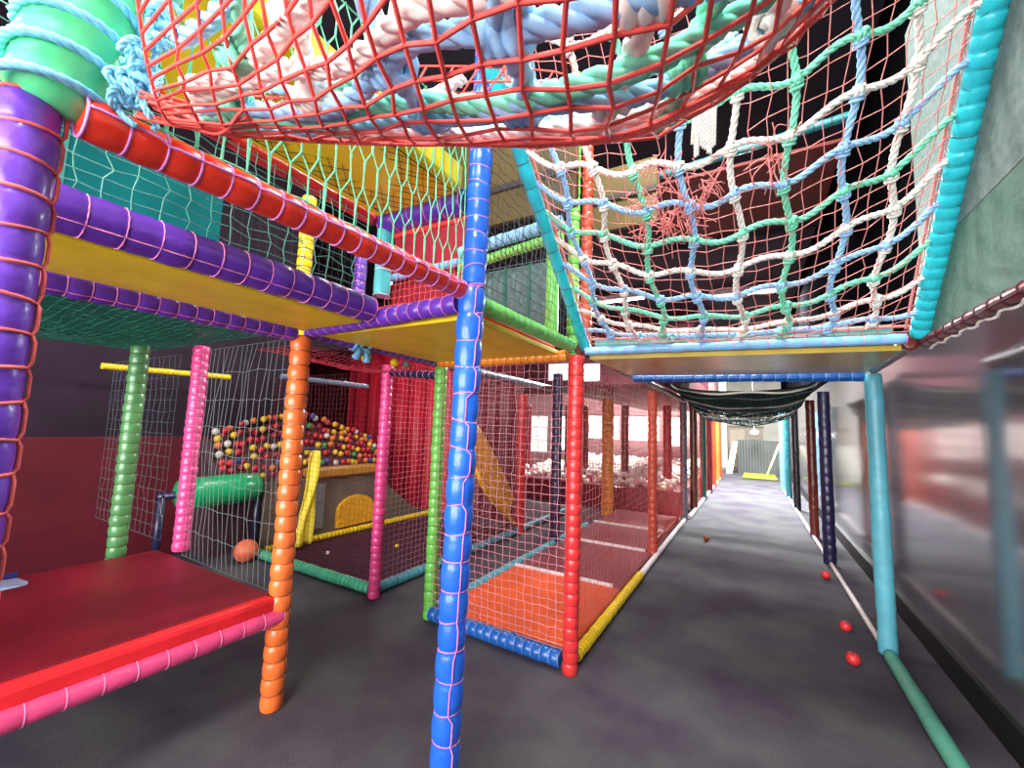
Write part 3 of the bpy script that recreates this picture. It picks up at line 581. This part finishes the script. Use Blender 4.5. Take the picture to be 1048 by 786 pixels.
# ------------------------------------------------------------------ left room: curtain, ramp panel, slide, rolls, balls
root = thing('maroon_curtain', (-4.8,5.0,0), 'crimson vinyl curtain wall behind the magenta pink post', 'curtain'); O5 = V(-4.8,5.0,0)
mb = MB(); n = 60; vs = []
for i in range(n+1):
    x = -6.2+2.75*i/n; y = 5.0+.03*sin(i*.9)+.012*sin(i*2.3)
    vs += [(x,y,.01), (x,y,1.0), (x,y,2.45), (x,y+.02,2.45), (x,y+.02,1.0), (x,y+.02,.01)]
f = []
for i in range(n):
    for k in range(5): f.append((i*6+k, (i+1)*6+k, (i+1)*6+k+1, i*6+k+1))
mb.add(vs, f); mb.build('drape', mat('crimson_vinyl', (176,16,42), .45, .4, .1, 4, .1, 20), root, O5)
mb = MB(); vs = []
for i in range(21):
    x = -3.44+.72*i/20; y = 5.02+.02*sin(i*1.0)
    vs += [(x,y,.01), (x,y,2.45), (x,y+.02,2.45), (x,y+.02,.01)]
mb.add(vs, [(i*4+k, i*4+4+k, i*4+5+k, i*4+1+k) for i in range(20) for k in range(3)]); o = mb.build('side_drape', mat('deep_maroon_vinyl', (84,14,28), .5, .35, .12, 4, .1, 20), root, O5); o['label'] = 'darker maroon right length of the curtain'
mb = MB(); mb.box((-6.2,4.97,2.452), (-2.7,5.05,2.49), .006); mb.build('top_rail', VY['maroon'], root, O5, smooth=False)
root = thing('dark_drape', (-7.4,5.2,0), 'very dark maroon drape in the gloom behind the multicoloured balls', 'curtain'); mb = MB(); vs = []
for i in range(41):
    x = -8.75+2.5*i/40; y = 5.2+.03*sin(i*1.1)
    vs += [(x,y,.01), (x,y,2.6), (x,y+.02,2.6), (x,y+.02,.01)]
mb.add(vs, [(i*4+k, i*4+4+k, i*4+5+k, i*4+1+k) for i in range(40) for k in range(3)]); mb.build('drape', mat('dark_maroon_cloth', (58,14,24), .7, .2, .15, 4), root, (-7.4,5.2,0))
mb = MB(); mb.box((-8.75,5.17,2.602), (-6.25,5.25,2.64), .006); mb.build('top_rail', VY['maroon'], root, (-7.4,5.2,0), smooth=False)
# pit front with yellow arch (panel plane X=-4.15)
root = thing('ramp_panel', (-4.15,2.5,0), 'gray olive sloping side panel with a yellow arch, in front of the colored balls', 'panel'); O6 = V(-4.15,2.5,0)
mb = MB(); poly = [(2.45,.01), (4.72,.01), (3.95,.55), (3.8,.66), (2.45,.66)]
vs = [V(-4.15,y,z) for y,z in poly]+[V(-4.25,y,z) for y,z in poly]; nP = len(poly)
mb.add(vs, [tuple(range(nP)), tuple(range(nP, 2*nP))[::-1]]+[(i, i+nP, (i+1) % nP+nP, (i+1) % nP) for i in range(nP)]); mb.build('side', mat('gray_olive', (96,92,78), .6, .3, .12, 4), root, O6, smooth=False)
mb = MB(); arch = [(3.28,.08), (3.80,.08)]+[(3.54+.26*cos(g), .26+.16*sin(g)) for g in np.linspace(0, pi, 14)]
vs = [V(-4.11,y,z) for y,z in arch]+[V(-4.149,y,z) for y,z in arch]; nP = len(arch)
mb.add(vs, [tuple(range(nP)), tuple(range(nP, 2*nP))[::-1]]+[(i, i+nP, (i+1) % nP+nP, (i+1) % nP) for i in range(nP)]); mb.build('arch', mat('arch_yellow', (232,168,36), .45), root, O6, smooth=False)
mb = MB(); mb.box((-4.32,2.95,.662), (-4.1,3.85,.76), .02); mb.build('top_pad', mat('ochre_pad', (178,126,44), .5), root, O6, smooth=False)
mb = MB(); mb.box((-4.149,2.95,.12), (-4.12,3.1,.6), .004); mb.build('strip', mat('gray_strip', (110,118,116), .6), root, O6, smooth=False)
# ochre slide fin
root = thing('spiral_slide', (-2.42,3.9,0), 'ochre yellow curved slide chute seen through the pink net right of the tall blue post', 'slide'); O7 = V(-2.42,3.9,0)
mb = MB(); n = 26; vs = []
for i in range(n+1):
    t = i/n; y = 3.62+.86*t**1.25; zc_hi = 1.30-.78*t**1.5-.1*t; zc_lo = .78-.66*t**.9
    for (dx, k) in ((0,0), (-.10,.3), (-.14,.7), (-.06,1.0)):
        vs.append(V(-2.42+dx, y, zc_lo+(zc_hi-zc_lo)*k))
    for (dx, k) in ((-.10,1.0), (-.19,.7), (-.15,.3), (-.05,0)):
        vs.append(V(-2.42+dx, y, zc_lo+(zc_hi-zc_lo)*k))
f = []
for i in range(n):
    for k in range(8): f.append((i*8+k, i*8+(k+1) % 8, (i+1)*8+(k+1) % 8, (i+1)*8+k))
f += [tuple(range(8))[::-1], tuple(n*8+k for k in range(8))]
mb.add(vs, f); mb.build('chute', mat('ochre_vinyl', (244,176,30), .45, .4, .12, 6, .15, 25), root, O7)
mb = MB(); mb.tube(smooth_path([V(-2.55,3.62,1.29), V(-2.55,4.0,1.1), V(-2.55,4.3,.72), V(-2.55,4.48,.45)], 6), .02, 8); mb.tube([(-2.56,4.4,.0), (-2.56,4.4,.3)], .03, 8); mb.tube([(-2.56,3.66,.0), (-2.56,3.66,.85)], .03, 8); mb.build('support', VY['brown'], root, O7)
# rolls
root = thing('foam_roll', (-4.2,2.1,.6), 'green foam roller seen through the gray net behind the ledge', 'roller'); mb = MB()
padv = [(1.72,.06), (1.75,.12), (1.9,.135), (2.2,.135), (2.38,.13), (2.4,.06)]
vs = np.array([[V(-4.2+r_*cos(g), y, .635+r_*sin(g)) for g in np.arange(20)*2*pi/20] for y, r_ in padv])
mb.add(vs, [(i*20+k, i*20+(k+1) % 20, (i+1)*20+(k+1) % 20, (i+1)*20+k) for i in range(5) for k in range(20)]+[tuple(range(20))[::-1], tuple(100+k for k in range(20))]); mb.build('foam', vinyl('roller_green', (16,158,98)), root, (-4.2,2.1,.6))
mb = MB(); mb.tube([(-4.2,1.6,.635), (-4.2,2.43,.635)], .03, 10)
for y in (1.63,2.41): mb.tube([(-4.2,y,0), (-4.2,y,.65)], .03, 10)
mb.build('axle', VY['navy'], root, (-4.2,2.1,.6))
# yellow hanging strap
root = thing('yellow_drape', (-3.9,2.72,.9), 'folded yellow vinyl drape hanging over the mint green floor bar', 'drape'); mb = MB(); n = 24; vs = []
for i in range(n+1):
    t = i/n; z = .985-.93*t; w = .04+.052*t**.6; cx = 2.785-.06*t+.02*sin(5*t)
    for k in range(13):
        s = k/12*2-1; vs.append(V(-3.9+.03*sin(s*4.2+2.2*t+.6)+.012*sin(7*t+2*s), cx+w*s+.012*sin(6*t+3*s), z-.02*abs(s)*(1-t)))
f = [(i*13+k, i*13+k+1, (i+1)*13+k+1, (i+1)*13+k) for i in range(n) for k in range(12)]
mb.add(vs, f); o = mb.build('cloth', mat('yellow_cloth', (238,214,60), .5, .4, .08, 8), root, (-3.9,2.72,.9)); sm = o.modifiers.new('s', 'SOLIDIFY'); sm.thickness = .008
mb = MB(); mb.tube([(-3.93,2.5,1.0), (-3.87,2.98,1.0)], .012, 8); mb.build('hanging_rail', VY['navy'], root, (-3.9,2.72,.9))
# pale blue wedge on the ledge
root = thing('pale_blue_wedge', (-3.0,.62,.472), 'pale gray blue soft wedge on the ledge at the left edge', 'wedge'); mb = MB()
mb.hexa([V(-3.08,.36,.474), V(-2.88,.3,.474), V(-2.9,.74,.474), V(-3.1,.7,.474)], [V(-3.05,.4,.53), V(-2.93,.34,.53), V(-2.93,.70,.49), V(-3.08,.66,.50)], .012); mb.build('pad', vinyl('pale_blue', (170,186,222)), root, (-3.0,.62,.472), smooth=False)
mb = MB(); mb.box((-3.115,.4,.474), (-3.1,.66,.52), .003); mb.build('flap', vinyl('dark_blue_flap', (36,52,120)), root, (-3.0,.62,.472), smooth=False)
# ribbon tie and hanging balls
root = thing('ribbon_tie', (-1.9,1.58,1.74), 'light blue ribbon knotted round the violet bar beside the orange post', 'ribbon'); mb = MB(); O8 = V(-1.9,1.58,1.74)
for dy in (-.03, .0, .06):
    mb.tube([V(-1.91+.042*cos(g), 1.58+dy+.012*sin(2*g), 1.733+.042*sin(g)) for g in np.linspace(0, 2*pi, 18)][:-1], .011, 6, closed=True)
mb.build('band', VY['sky'], root, O8)
mb = MB()
for d in ((.03,-.05,-.07), (.035,.03,-.08), (.02,.05,-.05)):
    d = V(*d); p = V(-1.88,1.56,1.70); mb.tube(smooth_path([p, p+d*.6+V(.02,0,.01), p+d], 6), np.r_[np.linspace(.008,.022,12), .014], 8)
mb.build('loop', VY['sky'], root, O8)
def ball(name, label, c, r, m, group=None, seg=14):
    mb = MB(); mb.sphere((0,0,0), r, seg, max(6, seg*2//3)); o = mb.build(name, m); o.location = c; tag(o, label, 'ball', group); return o
M_by = mat('ball_yellow', (236,196,20), .35); M_br = mat('ball_red', (206,48,56), .4); M_bg = mat('ball_gray', (120,132,128), .4); M_bo = mat('ball_orange', (230,110,70), .5)
ball('plastic_ball', 'yellow ball caught in the net just below the light blue ribbon', (-1.91,1.64,1.655), .026, M_by, 'balls caught in the net')
ball('plastic_ball', 'yellow ball caught in the net just above the magenta pink post', (-1.91,1.86,1.665), .026, M_by, 'balls caught in the net')
ball('plastic_ball', 'gray ball caught in the net right of the two yellow balls', (-1.91,1.96,1.67), .024, M_bg, 'balls caught in the net')
ball('play_ball', 'orange ball on the floor seen through the gray net beside the orange post', (-4.0,2.235,.1), .1, M_bo)
GF = 'loose balls on the corridor floor'
ball('plastic_ball', 'red ball on the carpet nearest the camera by the turquoise post', (.47,3.2,.035), .036, M_br, GF)
ball('plastic_ball', 'red ball on the carpet just left of the turquoise post', (.512,3.7,.033), .034, M_br, GF)
ball('plastic_ball', 'red ball against the pale pink kerb pipe near the navy post', (.55,4.9,.036), .037, M_br, GF)
ball('plastic_ball', 'small dark red ball alone in the middle of the corridor floor', (-.509,5.66,.032), .033, mat('ball_darkred', (130,40,36), .45), GF)
ball('paper_scrap', 'crumpled white scrap on the dark maroon carpet mat', (-3.55,2.75,.035), .018, VY['white'])
ball('paper_scrap', 'small yellow scrap on the dark maroon carpet near the curtain', (-3.2,3.3,.035), .02, M_by)
# coloured ball heap behind ramp panel
COLS = [mat('heap_'+n_, c, .4, .5, .05) for n_, c in dict(red=(176,34,42), yellow=(206,168,40), green=(40,124,74), blue=(40,60,130), orange=(200,104,46), white=(190,184,176), crimson=(130,24,40)).items()]
BM = {}
def ball_mesh(m, r, seg=8):
    k = (m.name, r)
    if k not in BM:
        mb = MB(); mb.sphere((0,0,0), r, seg, 6); o = mb.build('plastic_ball', m); BM[k] = o.data; bpy.data.objects.remove(o)
    return BM[k]
def heap(P, n, cols, r, label, group):
    for k in range(n):
        c = P(k); m = cols[int(rng.integers(len(cols)))]
        o = bpy.data.objects.new('plastic_ball', ball_mesh(m, r)); COL.objects.link(o); o.location = tuple(c); tag(o, m.name.split('_')[1]+' '+label, 'ball', group)
wt = [0,0,0,1,1,1,2,3,4,4,5,6,6,6,0]
hy = lambda y: .88+.42*max(0, 1-abs(y-3.05)/1.6)
def hp(k):
    i, j = k % 27, k//27
    y = 2.2+i*.075+rng.uniform(-.02,.02); t = j/6
    return V(-4.40-.27*t+rng.uniform(-.03,.03), y, .70+(hy(y)-.62)*t+rng.uniform(-.02,.02))
heap(hp, 27*7, [COLS[i] for i in wt], .036, 'plastic ball in the multicoloured heap behind the gray olive ramp panel', 'multicoloured balls heaped behind the ramp panel')
mb = MB(); ys = np.linspace(2.1, 4.3, 22); vs = []
for y in ys: vs += [V(-4.715,y,0), V(-4.36,y,0), V(-4.36,y,.655), V(-4.715,y,.70+(hy(y)-.62)-.07)]
n = len(ys); mb.add(vs, [(i*4+k, (i+1)*4+k, (i+1)*4+(k+1) % 4, i*4+(k+1) % 4) for i in range(n-1) for k in range(4)]+[(3,2,1,0), tuple((n-1)*4+k for k in range(4))])
tag(mb.build('foam_wedge', mat('dark_foam', (60,30,40), .7), smooth=False), 'dark foam block carrying the heap of multicoloured balls', 'block')
# far ball pit
slab('ball_pit', 'maroon walled ball pit behind the mats', 'ball pit', [('front_wall', (-4.3,7.0,0), (-1.0,7.12,.36), VY['maroon'], .02), ('side_wall', (-1.08,7.13,0), (-.96,11.4,.36), VY['maroon'], .02), ('bed', (-4.3,7.13,0), (-1.09,11.4,.3), mat('pit_bed', (90,40,48), .7), .01)])
PC = [mat('pit_'+n_, c, .35, .5, .05) for n_, c in dict(white=(236,222,218), pink=(226,170,172), rose=(190,90,96), red=(176,50,60), cream=(238,220,180)).items()]
pw = [0,0,0,0,1,1,2,3,4]
def pp(k):
    i, j = k % 25, k//25
    return V(-4.2+i*.127+rng.uniform(-.04,.04), 7.2+j*.115+rng.uniform(-.03,.03), .37+.045*sin(i*1.3+j)+rng.uniform(0,.05)+.012*j)
heap(pp, 75, [PC[i] for i in pw], .06, 'pale plastic ball in the far ball pit beyond the maroon mats', 'pale balls in the far ball pit')
mb = MB()
for k in range(900):
    x, y = rng.uniform(-4.2,-1.12), rng.uniform(7.8, 11.3)
    mb.sphere((x, y, .40+.06*(y-8.6)*.6+rng.uniform(0,.1)), .06, 6, 4)
o = mb.build('pit_balls', PC[0]); tag(o, 'pale mass of balls at the back of the far ball pit', 'balls', kind='stuff')

# ------------------------------------------------------------------ light
def area(name, loc, rot, sx, sy, power, color=(1,1,1)):
    l = bpy.data.lights.new(name, 'AREA'); l.shape = 'RECTANGLE'; l.size = sx; l.size_y = sy; l.energy = power; l.color = color
    o = bpy.data.objects.new(name, l); COL.objects.link(o); o.location = loc; o.rotation_euler = rot; return o
LAMPS = [(-.2,-1.2,4.3,210), (-2.6,-.8,4.3,60), (-.3,2.2,4.4,160), (-2.6,3.2,4.4,60), (-.1,10.4,4.3,1500), (-.1,13.6,4.3,350), (-2.8,9.8,4.3,360), (-6.5,6.5,4.3,80)]  # all unseen; the far ones are added to stand in for daylight
for i, (x, y, z, p) in enumerate(LAMPS):
    r_ = thing('ceiling_lamp', (x,y,z+.1), ['fluorescent ceiling lamp above the camera', 'fluorescent ceiling lamp above the ledge', 'fluorescent ceiling lamp above the climbing net', 'fluorescent ceiling lamp above the lower deck', 'added lamp for daylight above the far part of the corridor', 'added lamp for daylight at the far end', 'added fill lamp above the far ball pit', 'fluorescent ceiling lamp in the left back room'][i], 'ceiling lamp', 'fluorescent ceiling lamps')
    mb = MB(); mb.box((x-.7,y-.1,z+.1), (x+.7,y+.1,z+.2), .01); mb.build('housing', VY['white'], r_, (x,y,z+.1), smooth=False)
    mb = MB(); mb.tube([(x-.66,y,z+.07), (x+.66,y,z+.07)], .025, 10); mb.build('tube', mat('tube_glow', (255,250,244), .4, emit=6), r_, (x,y,z+.1))
    area('lamp_light', (x,y,z), (0,0,0), 1.3, .5, p, (.93,1,.96) if y > 10 else (1,.97,.94))
area('front_fill_light', (-.9,-3.6,1.5), (pi/2,0,0), 5.5, 2.4, 480, (1,.98,.98))  # unseen fill light added behind the camera; no entrance is built there
w = bpy.data.worlds.new('world'); SC.world = w; w.use_nodes = True; w.node_tree.nodes['Background'].inputs[0].default_value = (1,.98,.98,1); w.node_tree.nodes['Background'].inputs[1].default_value = 1.2

# ------------------------------------------------------------------ camera
from mathutils import Matrix
yaw, pit, rol = (math.radians(a) for a in (29.894, 5.673, -1.83))
R = Matrix.Rotation(yaw, 3, 'Z') @ Matrix.Rotation(pit, 3, 'X') @ Matrix.Rotation(rol, 3, 'Y')
cd = bpy.data.cameras.new('camera'); co = bpy.data.objects.new('camera', cd); COL.objects.link(co)
r_, f_, u_ = R.col[0], R.col[1], R.col[2]
M3 = Matrix((r_, u_, -f_)).transposed(); M4 = M3.to_4x4(); M4.translation = (0, 0, 1.3); co.matrix_world = M4
cd.sensor_width = 36; cd.lens = 429.4/1048*36; cd.clip_start = .02; SC.camera = co
SC.view_settings.view_transform = 'Standard'; SC.view_settings.look = 'None'; SC.view_settings.exposure = 0.25; SC.view_settings.gamma = 1
SC.view_settings.use_curve_mapping = False
SC.cycles.max_bounces = 8; SC.cycles.use_denoising = True
